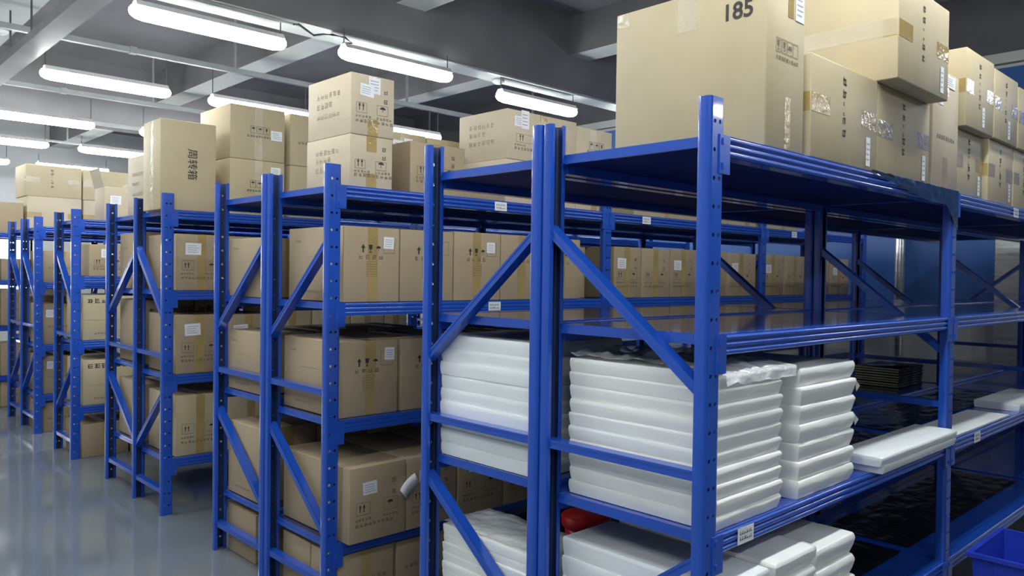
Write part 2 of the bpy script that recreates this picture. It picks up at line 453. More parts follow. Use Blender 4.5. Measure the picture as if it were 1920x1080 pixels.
def beam_mesh(length, dp=0.0075):
    m = MB()
    p = [(0.046, 0.0), (dp * 0.8, 0.0)]
    for zc in (-0.0105, -0.0295, -0.0485):
        for q in range(7):
            a = math.pi * (0.5 - q / 6)
            p.append((dp - dp * math.cos(a), zc + 0.0085 * math.sin(a)))
    p += [(dp * 0.8, -0.058), (0.046, -0.058)]
    m.extrude_x(p, 0, length)
    me = m.mesh('beam', BLUE); weld(me); smooth_by_angle(me, 40)
    return me
BEAM = beam_mesh(L - PW)
BEAM_F = beam_mesh(L - PW, 0.0022)
def conn_mesh():
    m = MB(); m.box((-0.028, -0.004, -0.106), (0.022, 0.0, -0.002))
    for z in (-0.02, -0.085):
        m.box((-0.018, -0.008, z - 0.008), (-0.010, -0.004, z + 0.008))
    me = m.mesh('beam_connector', BLUE)
    return me
CONN = conn_mesh()
def brace_mesh(y1, z1, y2, z2):
    m = MB()
    a, b = Vector((0, y1, z1)), Vector((0, y2, z2))
    d = (b - a); ln = d.length; d.normalize(); nrm = Vector((1, 0, 0)).cross(d)
    c = (a + b) / 2
    hw = 0.0135
    # channel: web facing the end of the rack with a shallow groove, two deep flanges
    m.obox(c + Vector((0.0135, 0, 0)), (0.0015, 0, 0), d * ln / 2, nrm * hw)
    m.obox(c + Vector((0.032, 0, 0)) + nrm * (hw - 0.0015), (0.020, 0, 0), d * ln / 2, nrm * 0.0015)
    m.obox(c + Vector((0.032, 0, 0)) - nrm * (hw - 0.0015), (0.020, 0, 0), d * ln / 2, nrm * 0.0015)
    m.obox(c + Vector((0.0113, 0, 0)) + nrm * (hw - 0.004), (0.0008, 0, 0), d * ln / 2, nrm * 0.004)
    m.obox(c + Vector((0.0113, 0, 0)) - nrm * (hw - 0.004), (0.0008, 0, 0), d * ln / 2, nrm * 0.004)
    return m.mesh('brace', BLUE)
RD = 0.6
BR = {
    'mid': brace_mesh(0.012, 0.99, RD - 0.012, 0.99),
    'low': brace_mesh(0.012, 0.145, RD - 0.012, 0.145),
    1: (brace_mesh(0.015, 1.205, RD - 0.015, 1.672), brace_mesh(0.015, 0.775, RD - 0.015, 0.345)),
    2: (brace_mesh(0.015, 1.672, RD - 0.015, 1.205), brace_mesh(0.015, 0.345, RD - 0.015, 0.775)),
}
def deck_mesh(length, mats):
    m = MB()
    a, b = 0.048, RD - 0.048
    n = 3; wd = (b - a) / n
    for k in range(n):
        y0 = a + k * wd + 0.0012; y1 = a + (k + 1) * wd - 0.0012
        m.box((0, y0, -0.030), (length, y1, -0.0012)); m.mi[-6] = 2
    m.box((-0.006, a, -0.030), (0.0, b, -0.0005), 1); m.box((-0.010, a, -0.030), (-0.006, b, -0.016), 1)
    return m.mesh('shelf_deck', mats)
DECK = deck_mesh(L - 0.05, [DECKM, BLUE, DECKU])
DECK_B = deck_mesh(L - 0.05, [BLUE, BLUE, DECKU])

def tag_mesh():
    m = MB(); w, h = 0.085, 0.046
    m.box((0, -0.0015, -h / 2), (w, -0.0004, h / 2), 0)
    rnd = random.Random(3)
    for k in range(7):
        x = 0.010 + k * 0.0095
        for q in range(2):
            z = -0.012 + q * 0.016
            m.box((x, -0.0019, z), (x + 0.006, -0.0015, z + 0.003), 1)
            m.box((x + rnd.choice((0, 0.002, 0.004)), -0.0019, z), (x + 0.0022 + rnd.choice((0, 0.002)), -0.0015, z + 0.010), 1)
    return m.mesh('shelf_tag', [LABEL, INK])
TAGM = tag_mesh()

ROW = {'A': (0.0, 0.612), 'B': (0.6125, 1.223), 'C': (1.902, 2.482), 'D': (2.4825, 3.08), 'E': (3.845, 4.384), 'F': (4.3845, 5.028),
       'G': (5.78, 6.322), 'H': (7.077, 7.636), 'I': (7.6365, 8.224), 'J': (8.9, 9.48)}
LEV = {'A': (0.315, 0.83, 1.37, 1.905), 'B': (0.315, 0.85, 1.375, 1.902), 'C': (0.316, 0.865, 1.388, 1.912), 'D': (0.33, 0.89, 1.388, 1.910),
       'E': (0.347, 0.868, 1.396, 1.90), 'F': (0.347, 0.88, 1.39, 1.90), 'G': (0.418, 0.947, 1.466, 1.922), 'H': (0.354, 0.815, 1.394, 1.91),
       'I': (0.354, 0.85, 1.394, 1.91), 'J': (0.341, 0.891, 1.393, 1.911)}
VX = {'A': 0.008, 'B': 0.0, 'C': -0.004, 'D': -0.012, 'E': -0.009, 'F': 0.008, 'G': -0.02, 'H': 0.003, 'I': 0.012, 'J': -0.75}
TYPES = {'A': (1, 1, 1, 1), 'B': (2, 1, 1, 2), 'C': (2, 1, 2, 1), 'D': (2, 1, 2, 1), 'E': (1, 2, 1, 2), 'F': (2, 1, 2, 1), 'G': (1, 2, 1, 2), 'H': (1, 2, 1, 2), 'I': (1, 2, 1, 2), 'J': (1, 2, 1, 2)}
ORD = ['first', 'second', 'third', 'fourth', 'fifth', 'sixth', 'seventh', 'eighth', 'ninth', 'tenth', 'eleventh', 'twelfth', 'thirteenth', 'fourteenth', 'fifteenth']
RACKLAB = {
    'A': 'blue steel rack nearest the camera, white foam packs and 185 carton on it',
    'B': 'blue steel rack standing back to back against the nearest rack, white stack inside',
    'C': 'blue steel rack full of cartons, third from the right, across the first aisle',
    'D': 'blue steel rack full of cartons, fourth from the right, back to back with another',
    'E': 'blue steel rack fifth from the right, tall narrow carton on its top shelf',
    'F': 'blue steel rack sixth from the right, behind the rack with the tall narrow carton',
    'G': 'blue steel rack seventh from the right, carton with a raised flap on top',
    'H': 'blue steel rack eighth from the right, front one of the last pair',
    'I': 'blue steel rack ninth from the right, rear one of the last pair',
    'J': 'blue steel rack against the far window, two large taped cartons on top',
}
def rack(k):
    y0, y1 = ROW[k]
    root = empty('storage_rack', (VX[k], y0, 0)); root.scale = (1, (y1 - y0) / RD, 1)
    tag(root, RACKLAB[k], 'rack', 'blue storage racks')
    nb = 3 if k in 'ABCDEF' else 2
    for i in range(nb + 1):
        x = i * L
        pm = POST_S if (k in 'AB' and 0 < i < nb) else POST
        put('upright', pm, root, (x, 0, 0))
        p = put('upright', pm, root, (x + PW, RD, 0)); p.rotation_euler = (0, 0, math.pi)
        for me in (BR['mid'], BR['low']) + BR[TYPES[k][i]]:
            put('brace', me, root, (x, 0, 0))
    for i in range(nb):
        for li, z in enumerate(LEV[k]):
            bm_ = BEAM if (li == 3 or k == 'A') else BEAM_F
            b = put('beam', bm_, root, (i * L + PW, 0, z))
            if k not in 'BDFI':
                put('beam_connector', CONN, b, (0, 0, 0))
                c = put('beam_connector', CONN, b, (L - PW, 0, 0)); c.scale = (-1, 1, 1)
            TAGS = {('A', 0, 1): 0.175, ('A', 1, 3): 0.85, ('C', 0, 3): 0.985, ('C', 1, 3): 0.30, ('C', 2, 3): 0.4, ('C', 0, 2): 0.95, ('A', 1, 1): 0.3, ('A', 0, 2): None}
            tx = TAGS.get((k, i, li))
            if tx:
                g = put('shelf_tag', TAGM, b, (tx - PW if i == 0 else tx, 0, -0.03)); g['label'] = 'white paper shelf tag'
            b = put('beam', bm_, root, ((i + 1) * L, RD, z)); b.rotation_euler = (0, 0, math.pi)
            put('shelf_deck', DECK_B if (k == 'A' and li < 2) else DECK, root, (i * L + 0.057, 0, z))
    return root
RACKS = {k: rack(k) for k in 'ABCDEFGHIJ'}

# ------------------------------------------------------------------ cartons
RN = {'A': 'nearest rack', 'B': 'second rack', 'C': 'third rack from the right', 'D': 'fourth rack from the right', 'E': 'fifth rack from the right',
      'F': 'sixth rack from the right', 'G': 'seventh rack from the right', 'H': 'eighth rack from the right', 'I': 'ninth rack from the right', 'J': 'farthest rack'}
SN = ['on the floor under', 'on the lowest shelf of', 'on the second shelf of', 'on the third shelf of', 'on top of']

def rbox_mesh(name, a, b, mats, bev=0.004, seg=2):
    bm = bmesh.new()
    bmesh.ops.create_cube(bm, size=1.0)
    s = Vector(b) - Vector(a); c = (Vector(a) + Vector(b)) / 2
    for v in bm.verts:
        v.co = Vector((v.co.x * s.x, v.co.y * s.y, v.co.z * s.z)) + c
    bmesh.ops.bevel(bm, geom=list(bm.edges), offset=bev, segments=seg, affect='EDGES', profile=0.5)
    me = bpy.data.meshes.new(name); bm.to_mesh(me); bm.free()
    for m_ in (mats if isinstance(mats, (list, tuple)) else [mats]): me.materials.append(m_)
    me.polygons.foreach_set('use_smooth', [True] * len(me.polygons))
    smooth_by_angle(me, 50)
    return me

# flat artwork on a face: (u to the right, v up) as seen from outside
class Face:
    def __init__(self, org, u, v, n, w, h):
        self.org, self.u, self.v, self.n, self.w, self.h = Vector(org), Vector(u), Vector(v), Vector(n), w, h
    def p(self, a, b, off):
        return self.org + self.u * a + self.v * b + self.n * off

def front_face(w, d, h): return Face((-w / 2, -d / 2, 0), (1, 0, 0), (0, 0, 1), (0, -1, 0), w, h)
def end_face(w, d, h): return Face((-w / 2, d / 2, 0), (0, -1, 0), (0, 0, 1), (-1, 0, 0), d, h)

def quad(F, m, a, b, c, d, off, mi=0):
    m.poly([F.p(a, b, off), F.p(c, b, off), F.p(c, d, off), F.p(a, d, off)], mi)

def glyph(F, m, x, y, s, seed, off=0.0009, th=None, rot=False):
    """a blurred square character: a few strokes in a cell"""
    r = random.Random(seed); t = th or s * 0.13
    def st(a, b, c, d):
        if rot: a, b, c, d = b, s - c, d, s - a
        quad(F, m, x + min(a, c), y + min(b, d), x + max(a, c), y + max(b, d), off)
    for k in range(r.choice((2, 3, 3))):
        yy = s * (0.1 + 0.3 * k + r.random() * 0.08); x0 = s * r.random() * 0.25
        st(x0, yy, s - s * r.random() * 0.2, yy + t)
    for k in range(r.choice((1, 2, 2))):
        xx = s * (0.12 + 0.5 * k + r.random() * 0.2); y0 = s * r.random() * 0.3
        st(xx, y0, xx + t, s * (0.75 + r.random() * 0.25))

def text_row(F, m, x, y, s, n, seed, gap=0.25, th=None):
    for k in range(n):
        glyph(F, m, x + k * s * (1 + gap), y, s, seed * 31 + k, th=th)
def text_col(F, m, x, y, s, n, seed, gap=0.35):
    for k in range(n):
        glyph(F, m, x, y - k * s * (1 + gap), s, seed * 17 + k, rot=True)

def arrow_up(F, m, x, y, w, h, off=0.0009):
    q = [(0.34, 0), (0.66, 0), (0.66, 0.55), (1, 0.55), (0.5, 1), (0, 0.55), (0.34, 0.55)]
    m.poly([F.p(x + w * a, y + h * b, off) for a, b in q])
def outline(F, m, x, y, w, h, t=0.0025, off=0.0009):
    quad(F, m, x, y, x + w, y + t, off); quad(F, m, x, y + h - t, x + w, y + h, off)
    quad(F, m, x, y, x + t, y + h, off); quad(F, m, x + w - t, y, x + w, y + h, off)
def umbrella(F, m, x, y, w, h, off=0.0009):
    q = [(0.46, 0.0), (0.54, 0.0), (0.54, 0.5)] + [(0.5 + 0.5 * math.cos(math.pi * k / 8), 0.5 + 0.45 * math.sin(math.pi * k / 8)) for k in range(9)] + [(0.46, 0.5)]
    m.poly([F.p(x + w * a, y + h * b, off) for a, b in q])
def glass(F, m, x, y, w, h, off=0.0009):
    q = [(0.2, 0), (0.8, 0), (0.8, 0.1), (0.56, 0.1), (0.56, 0.4), (0.8, 0.4), (0.95, 1), (0.05, 1), (0.2, 0.4), (0.44, 0.4), (0.44, 0.1), (0.2, 0.1)]
    m.poly([F.p(x + w * a, y + h * b, off) for a, b in q])

def text_mesh(body, size, mat, extrude=0.0):
    cu = bpy.data.curves.new('lettering', 'FONT'); cu.body = body; cu.size = size; cu.offset = 0.0016 if body.isdigit() else 0.0006; cu.align_x = 'CENTER'; cu.align_y = 'CENTER'
    ob = bpy.data.objects.new('lettering', cu); COL.objects.link(ob)
    bpy.context.view_layer.update()
    dg = bpy.context.evaluated_depsgraph_get()
    me = bpy.data.meshes.new_from_object(ob.evaluated_get(dg))
    bpy.data.objects.remove(ob); bpy.data.curves.remove(cu)
    me.materials.clear(); me.materials.append(mat); me.name = 'lettering'
    return me

def bent_tape(m, xa, xb, prof):
    i = len(m.v)
    for y, z in prof: m.v += [(xa, y, z), (xb, y, z)]
    for k in range(len(prof) - 1):
        m.f.append((i + 2 * k, i + 2 * k + 1, i + 2 * k + 3, i + 2 * k + 2)); m.mi.append(0)

ALLCARTONS = []
def carton(x0, y0, z0, x1, y1, z1, label, mat=KRAFT, art=None, tape='v', labels=(), group=None, rot=0.0, seed=None, endart=None, bev=0.004, tape_mat=None):
    w, d, h = x1 - x0, y1 - y0, z1 - z0
    root = put('carton', rbox_mesh('carton', (-w / 2, -d / 2, 0), (w / 2, d / 2, h), mat, bev), None, ((x0 + x1) / 2, (y0 + y1) / 2, z0))
    if rot: root.rotation_euler = (0, 0, rot)
    tag(root, label, 'carton', group)
    seed = seed if seed is not None else len(ALLCARTONS) + 1
    ALLCARTONS.append(root)
    F, E = front_face(w, d, h), end_face(w, d, h)
    rnd = random.Random(seed)
    tw = 0.055
    tm = tape_mat or TAPE
    if tape == 'v':       # centre seam taped: whole front, and the top edge
        m = MB(); c = w * (0.5 + rnd.uniform(-0.03, 0.03))
        bent_tape(m, c - tw / 2 - w / 2, c + tw / 2 - w / 2, [(-d / 2 - 0.0005, 0.004), (-d / 2 - 0.0005, h - 0.003), (-d / 2 + 0.003, h + 0.0005), (d / 2 - 0.003, h + 0.0005)])
        m.build('tape', tm, root)
    elif tape == 'top':   # seam on the top, tape ends folded over the front and end
        m = MB(); c = w / 2
        ln = min(0.10, h * 0.3)
        bent_tape(m, c - tw / 2 - w / 2, c + tw / 2 - w / 2, [(-d / 2 - 0.0005, h - ln), (-d / 2 - 0.0005, h - 0.003), (-d / 2 + 0.003, h + 0.0005), (d / 2 - 0.003, h + 0.0005)])
        m.build('tape', tm, root)
        m = MB()
        quad(F, m, c - tw / 2, 0.003, c + tw / 2, h * 0.28, 0.0005)
        m.build('tape', tm, root)
    elif tape == 'h':     # bands that wrap round the corners half way up
        for s in (0, 1):
            m = MB()
            zc = h * (0.52 + rnd.uniform(-0.02, 0.02))
            ext = w * 0.26
            if s == 0:
                pts = [(-w / 2 - 0.0006, -d / 2 + d * 0.12), (-w / 2 - 0.0006, -d / 2 + 0.004), (-w / 2 + 0.004, -d / 2 - 0.0006), (-w / 2 + ext, -d / 2 - 0.0006)]
                i0 = len(m.v)
                for px, py in pts: m.v += [(px, py, zc - 0.03), (px, py, zc + 0.03)]
                for q in range(3): m.f.append((i0 + 2 * q, i0 + 2 * q + 2, i0 + 2 * q + 3, i0 + 2 * q + 1)); m.mi.append(0)
            else:
                quad(F, m, w - ext, zc - 0.03, w - 0.002, zc + 0.03, 0.0006)
            m.build('tape', tm, root)
    if art:
        m = MB(); mat_ink = INK
        if art == 'arrows':
            c = w * 0.44; k = h / 0.35
            arrow_up(F, m, w * 0.30, h * 0.66, 0.024, 0.038); m.build('printed_arrow', INK, root)
            m = MB(); glass(F, m, w * 0.43, h * 0.66, 0.024, 0.036); m.build('printed_glass', INK, root)
            m = MB(); umbrella(F, m, w * 0.57, h * 0.68, 0.026, 0.026); m.build('printed_umbrella', INK, root)
            m = MB(); text_row(F, m, w * 0.26, h * 0.565, 0.024, 4, seed, 0.5)
            for q in range(5): quad(F, m, w * 0.40, h * (0.37 + 0.033 * q), w * 0.58, h * (0.37 + 0.033 * q) + 0.002, 0.0009)
            outline(F, m, w * 0.40, h * 0.34, w * 0.18, h * 0.2, 0.0015)
            m.build('printed_text', INK_F, root); m = MB()
            outline(F, m, w * 0.70, h * 0.655, w * 0.21, h * 0.2, 0.0018)
            mat_ink = INK_F
        elif art == 'twin':
            for q in (0, 1):
                m = MB(); arrow_up(F, m, w * 0.165 + q * 0.020, h * 0.40, 0.013, 0.036); m.build('printed_arrow', INK, root)
            m = MB(); umbrella(F, m, w * 0.66, h * 0.42, 0.032, 0.026); m.build('printed_umbrella', INK, root)
            m = MB()
            outline(F, m, w * 0.12, h * 0.36, w * 0.24, h * 0.17, 0.0018); m.build('printed_frame', INK_F, root)
            m = MB(); outline(F, m, w * 0.59, h * 0.36, w * 0.26, h * 0.17, 0.0018); m.build('printed_frame', INK_F, root)
            m = MB(); text_row(F, m, w * 0.10, h * 0.28, 0.014, 5, seed); text_row(F, m, w * 0.58, h * 0.28, 0.014, 5, seed + 1)
            text_row(F, m, w * 0.10, h * 0.20, 0.018, 9, seed + 2, 0.3)
            m.build('printed_text', INK_F, root); m = MB()
            glyph(F, m, w * 0.74, h * 0.72, 0.024, seed + 5); glyph(F, m, w * 0.74, h * 0.56, 0.024, seed + 6)
            mat_ink = INK_F
        elif art == 'icons':
            for q in range(3):
                outline(F, m, w * 0.36 + q * 0.047, h * 0.50, 0.040, 0.048, 0.0022)
            umbrella(F, m, w * 0.36 + 0.008, h * 0.50 + 0.016, 0.025, 0.026); umbrella(F, m, w * 0.36 + 0.055, h * 0.50 + 0.014, 0.025, 0.026); glass(F, m, w * 0.36 + 0.106, h * 0.50 + 0.006, 0.016, 0.034)
            m.build('printed_symbols', INK, root); m = MB()
            text_row(F, m, w * 0.30, h * 0.42, 0.017, 10, seed, 0.15)
        elif art == 'column':
            text_col(F, m, w * 0.44, h * 0.80, 0.030, 2, seed)
            text_col(F, m, w * 0.45, h * 0.60, 0.014, 2, seed + 3, 1.4)
            text_col(F, m, w * 0.44, h * 0.40, 0.030, 2, seed + 5)
        elif art == 'dark_row':
            text_row(F, m, w * 0.08, h * 0.80, 0.045, 6, seed, 0.15, th=0.006)
            m.build('printed_mark', INK, root)
            m = MB(); text_row(F, m, w * 0.2, h * 0.12, 0.02, 7, seed + 4); quad(F, m, w * 0.05, h * 0.44, w * 0.95, h * 0.443, 0.0009)
            mat_ink = INK_F
        elif art == 'plain_row':
            text_row(F, m, w * 0.15, h * 0.42, 0.022, 8, seed); mat_ink = INK_F
        if m.f:
            o = m.build('printed_mark', mat_ink, root)
    if endart:
        m = MB()
        ei = INK_FP if mat in (KRAFT_P, KRAFT_Y) else INK_FF
        if endart == 'lines':
            for q, zz in enumerate((0.66, 0.50, 0.32)):
                m = MB(); text_row(E, m, d * 0.22, h * zz, 0.030, 6 if q != 1 else 4, seed + q, 0.2); m.build('printed_text', ei, root)
        elif endart == 'rule':
            text_row(E, m, d * 0.12, h * 0.80, 0.014, 4, seed, 0.2); m.build('printed_text', ei, root)
            m = MB(); quad(E, m, d * 0.30, h * 0.60, d * 0.68, h * 0.606, 0.0009); m.build('printed_line', ei, root)
            m = MB(); text_row(E, m, d * 0.22, h * 0.10, 0.016, 9, seed + 2, 0.2); m.build('printed_text', ei, root)
        elif endart == 'side_text':
            text_row(E, m, d * 0.12, h * 0.70, 0.018, 5, seed); m.build('printed_text', ei, root)
            m = MB(); text_row(E, m, d * 0.5, h * 0.40, 0.018, 5, seed + 1); m.build('printed_text', ei, root)
    for li_, (fx, fz, lw, lh, ang, *side) in enumerate(labels):
        FF = E if side and side[0] == 'end' else F
        m = MB(); ca, sa = math.cos(ang), math.sin(ang)
        def lp(a, b, off): return FF.p(FF.w * fx + a * ca - b * sa, FF.h * fz + a * sa + b * ca, off + 0.0008 * li_)
        m.poly([lp(-lw / 2, -lh / 2, 0.0014), lp(lw / 2, -lh / 2, 0.0014), lp(lw / 2, lh / 2, 0.0014), lp(-lw / 2, lh / 2, 0.0014)], 0)
        for q in range(4):
            yy = -lh * 0.3 + q * lh * 0.18; e = lw * (0.2 + 0.2 * rnd.random())
            m.poly([lp(-lw * 0.36, yy, 0.0018), lp(e, yy, 0.0018), lp(e, yy + lh * 0.05, 0.0018), lp(-lw * 0.36, yy + lh * 0.05, 0.0018)], 1)
        o = m.build('label', [LABEL, LABEL_INK], root); o['label'] = 'white paper label'
    return root

# --- top shelf of the nearest rack
zA = 1.9055
c185 = carton(0.313, 0.012, zA, 0.548, 0.565, 2.405, 'tall brown carton marked 185 at the end of the nearest rack top', KRAFT_Y, art=None, tape=None, labels=((0.84, 0.885, 0.055, 0.085, 0.0),), bev=0.005)
E5 = end_face(0.235, 0.553, 0.4995); F5 = front_face(0.235, 0.553, 0.4995)
t5 = text_mesh('185', 0.070, INK)
num = put('printed_number', t5, c185); num.rotation_euler = (math.pi / 2, 0, -math.pi / 2)
p = E5.p(0.459, 0.408, 0.001); num.location = p
m = MB()
quad(E5, m, 0.004, 0.452, 0.054, 0.495, 0.0006); m.build('tape', TAPE_CLEAR, c185)['label'] = 'glossy clear tape'
m = MB(); quad(E5, m, 0.246, 0.385, 0.318, 0.497, 0.0006); m.build('tape', TAPE_CLEAR, c185)['label'] = 'glossy clear tape'
m = MB(); quad(F5, m, 0.115, 0.004, 0.150, 0.16, 0.0006); m.build('tape', TAPE, c185)
m = MB(); quad(F5, m, 0.125, 0.40, 0.16, 0.497, 0.0006); m.build('tape', TAPE, c185)
m = MB()
for q in range(4): outline(F5, m, 0.055 + q * 0.035, 0.285, 0.030, 0.042, 0.0018)
glass(F5, m, 0.060, 0.292, 0.018, 0.028); glass(F5, m, 0.097, 0.292, 0.016, 0.028); umbrella(F5, m, 0.129, 0.292, 0.022, 0.024); text_row(F5, m, 0.055, 0.262, 0.014, 9, 5, 0.1)
m.build('printed_mark', INK_F, c185)
GA = 'cartons on top of the nearest rack'
carton(0.584, 0.006, zA, 1.094, 0.42, 2.230, 'wide brown carton beside the 185 carton, flat brown tape on its front', KRAFT_Y, 'column', 'h', ((0.85, 0.20, 0.035, 0.10, 0.0),), GA)
carton(1.112, 0.010, zA, 1.628, 0.42, 2.230, 'wide brown carton in the shadow of the overhanging carton', KRAFT_Y, 'column', 'h', ((0.88, 0.20, 0.035, 0.10, 0.0),), GA)
c4 = carton(1.092, -0.062, 2.2315, 1.605, 0.38, 2.585, 'large brown carton overhanging the two wide cartons below it', KRAFT_Y, 'column', 'h', ((0.86, 0.20, 0.035, 0.10, 0.0),), GA)
m = MB(); E4 = end_face(0.513, 0.442, 0.3535); quad(E4, m, 0.004, 0.155, 0.44, 0.215, 0.0007); m.build('tape', TAPE_CLEAR, c4)['label'] = 'glossy clear tape'
carton(1.69, 0.02, zA, 2.005, 0.42, 2.405, 'upright brown carton with a white label at its top corner', KRAFT_P, 'plain_row', 'top', ((0.30, 0.85, 0.05, 0.14, 0.0), (0.6, 0.93, 0.14, 0.05, 0.0)), GA)
for k, (a, b, dy) in enumerate(((2.045, 2.425, 0.04), (2.445, 2.85, 0.02), (2.87, 3.27, 0.02))):
    carton(a, dy, zA, b, 0.45, 2.205, 'brown carton in the lower layer, %s after the upright labelled carton' % ('next', 'second', 'third')[k], KRAFT_Y, 'column', 'h', ((0.86, 0.22, 0.035, 0.09, 0.0),), GA)
for k, (a, b) in enumerate(((2.035, 2.43), (2.45, 2.835), (2.86, 3.25))):
    carton(a, 0.0, 2.2065, b, 0.43, (2.55, 2.535, 2.52)[k], 'brown carton in the upper layer, %s after the overhanging carton' % ('first', 'second', 'third')[k], KRAFT_Y, 'column', 'h', ((0.62, 0.2, 0.035, 0.09, 0.0),), GA)
# --- top shelf of the third rack
zC = 1.9125; GC = 'cartons on top of the third rack'
carton(0.125, 1.935, zC, 0.357, 2.32, 2.150, 'lower of the two pale cartons stacked by the rack post', KRAFT_P, 'twin', 'top', (), GC, endart='lines')
carton(0.129, 1.935, 2.1515, 0.364, 2.318, 2.428, 'upper of the two pale cartons stacked by the rack post', KRAFT_P, 'twin', 'top', ((0.53, 0.84, 0.065, 0.075, 0.0), (0.36, 0.74, 0.075, 0.055, -0.08)), GC, endart='lines')
carton(0.46, 1.935, zC, 0.80, 2.34, 2.160, 'brown carton right of the pale stack, white label on its front', KRAFT, 'twin', 'top', ((0.40, 0.50, 0.07, 0.07, 0.0),), GC)
carton(1.085, 1.935, zC, 1.645, 2.33, 2.146, 'lower carton under the wide pale carton below the third lamp', KRAFT_P, 'plain_row', 'top', (), GC)
carton(1.093, 1.935, 2.1475, 1.648, 2.335, 2.415, 'wide pale carton with faint printed lines below the third lamp', KRAFT_P, 'twin', 'top', ((0.16, 0.78, 0.07, 0.055, 0.0), (0.24, 0.83, 0.06, 0.10, 0.0)), GC, endart='lines')
carton(1.658, 1.946, zC, 1.99, 2.33, 2.15, 'lower carton below the pale carton with a dark line of print', KRAFT_P, 'plain_row', 'top', (), GC)
carton(1.656, 1.946, 2.1515, 1.985, 2.33, 2.40, 'pale carton with a dark line of print beside the 185 carton', KRAFT_P, 'icons', 'v', (), GC, tape_mat=TAPE_CLEAR)
for k, (a, b) in enumerate(((2.215, 2.92), (2.935, 3.33), (3.345, 3.88), (3.90, 4.41))):
    carton(a, 1.946, zC, b, 2.36, 2.22, 'brown carton glimpsed under the nearest top shelf, %s beyond the second post' % ORD[k], KRAFT_Y, None, 'v', (), GC)
# --- top shelf of the fourth rack
for k, (a, b, lb) in enumerate(((0.70, 1.02, ((0.38, 0.80, 0.07, 0.075, 0.0), (0.60, 0.82, 0.06, 0.09, 0.0))), (1.03, 1.38, ((0.83, 0.72, 0.05, 0.09, 0.0),)))):
    carton(a, 2.55, 1.9105, b, 2.98, 2.325 - 0.003 * k, '%s brown carton on top of the fourth rack, showing above the labelled carton' % ('left', 'right')[k], KRAFT_Y, None, 'v', lb, 'cartons on top of the fourth rack', tape_mat=TAPE_CLEAR)
# --- top shelf of the fifth rack
zE = 1.9005; GE = 'cartons on top of the fifth rack'
tall = carton(-0.012, 3.885, zE, 0.337, 4.185, 2.464, 'tall narrow carton with vertical lettering at the end of the fifth rack', KRAFT_Y, None, None, (), GE)
tm_ = text_mesh('周转箱', 0.066, INK)
to = put('printed_lettering', tm_, tall); to.rotation_euler = (math.pi / 2, math.pi / 2, 0); to.location = (0.02, -0.15 - 0.0012, 0.295)
m = MB(); Et = end_face(0.349, 0.30, 0.5635); quad(Et, m, 0.13, 0.004, 0.18, 0.557, 0.0006); m.build('tape', TAPE_CLEAR, tall)['label'] = 'glossy clear tape'
for z0, z1, nm, lb in ((zE, 2.268, 'lower', ((0.83, 0.82, 0.07, 0.06, 0.0),)), (2.2695, 2.624, 'upper', ((0.84, 0.50, 0.08, 0.065, 0.0),))):
    c = carton(0.424, 3.87, z0, 0.81, 4.36, z1, '%s of two brown cartons stacked beside the tall narrow carton' % nm, KRAFT_Y, 'icons', 'v', lb, GE, tape_mat=TAPE_CLEAR)
for z0, z1, nm in ((zE, 2.262, 'lower'), (2.2635, 2.62, 'upper')):
    carton(0.85, 3.87, z0, 1.24, 4.36, z1, '%s of two brown cartons half hidden behind the pale stack' % nm, KRAFT_Y, 'plain_row', 'top', (), GE)
# --- sixth, seventh and farthest rack tops
carton(0.10, 4.40, 1.9005, 0.45, 4.837, 2.316, 'carton with faint side print, behind the tall narrow carton', KRAFT_P, None, None, (), None, endart='lines')
fl = carton(0.232, 5.83, 1.9225, 0.52, 6.09, 2.20, 'open carton with one flap raised, left of the tall narrow carton', KRAFT_P, None, None, ((0.30, 0.63, 0.085, 0.07, 0.0),), None)
m = MB(); m.obox((-0.144 - 0.02, 0.0, 0.2775 + 0.075), (0.02, 0, -0.075), (0, 0.128, 0), (0.002, 0, 0.0006)); m.build('flap', KRAFT_P, fl)
GJ = 'cartons on top of the farthest rack'
carton(0.335, 8.945, 1.9115, 0.885, 9.44, 2.336, 'large carton, lower of the left stack on the farthest rack', KRAFT_P, None, 'h', (), GJ)
carton(0.320, 8.945, 2.3375, 0.884, 9.45, 2.692, 'large carton, upper of the left stack, tape round its corner', KRAFT_Y, 'column', 'h', (), GJ, tape_mat=TAPE_CLEAR)
carton(0.905, 8.945, 1.9115, 1.50, 9.44, 2.33, 'large carton, lower of the right stack on the farthest rack', KRAFT_P, None, 'h', (), GJ)
carton(0.90, 8.945, 2.3315, 1.50, 9.45, 2.685, 'large carton, upper of the right stack, behind the raised flap', KRAFT_Y, None, 'h', (), GJ, tape_mat=TAPE_CLEAR)
carton(-0.33, 8.945, 1.9115, 0.30, 9.44, 2.25, 'lone carton at the left picture edge on the farthest rack', KRAFT, None, None, (), GJ)

# --- shelves full of cartons
def shelf_row(k, lev, spans, y0, y1, h, art='arrows', labels=(), endart=None, mat=KRAFT, tape='v', note='', jitter=0.006, start=0, same=None):
    z = (LEV[k][lev - 1] if lev else 0.0) + 0.0005
    for i, (a, b) in enumerate(spans):
        r = random.Random(hash((k, lev, i)) % 1000 if False else (ord(k) * 97 + lev * 13 + i))
        dy = r.uniform(-jitter, jitter)
        lab = note or '%s carton from the end, %s the %s' % (ORD[i + start], ('floor under', 'lowest shelf of', 'second shelf of', 'third shelf of')[lev], RN[k])
        lb = labels if (i == 0 or r.random() < 0.8) else ()
        lb = tuple((fx + r.uniform(-0.02, 0.02), fz + r.uniform(-0.02, 0.02), lw, lh, r.uniform(-0.06, 0.06), *s) for (fx, fz, lw, lh, ang, *s) in lb)
        carton(a, y0 + dy, z, b, y1 + dy, z + h - r.uniform(0, 0.008), lab, mat, art, tape, lb, 'cartons %s the %s' % (SN[lev], RN[k]), endart=endart)
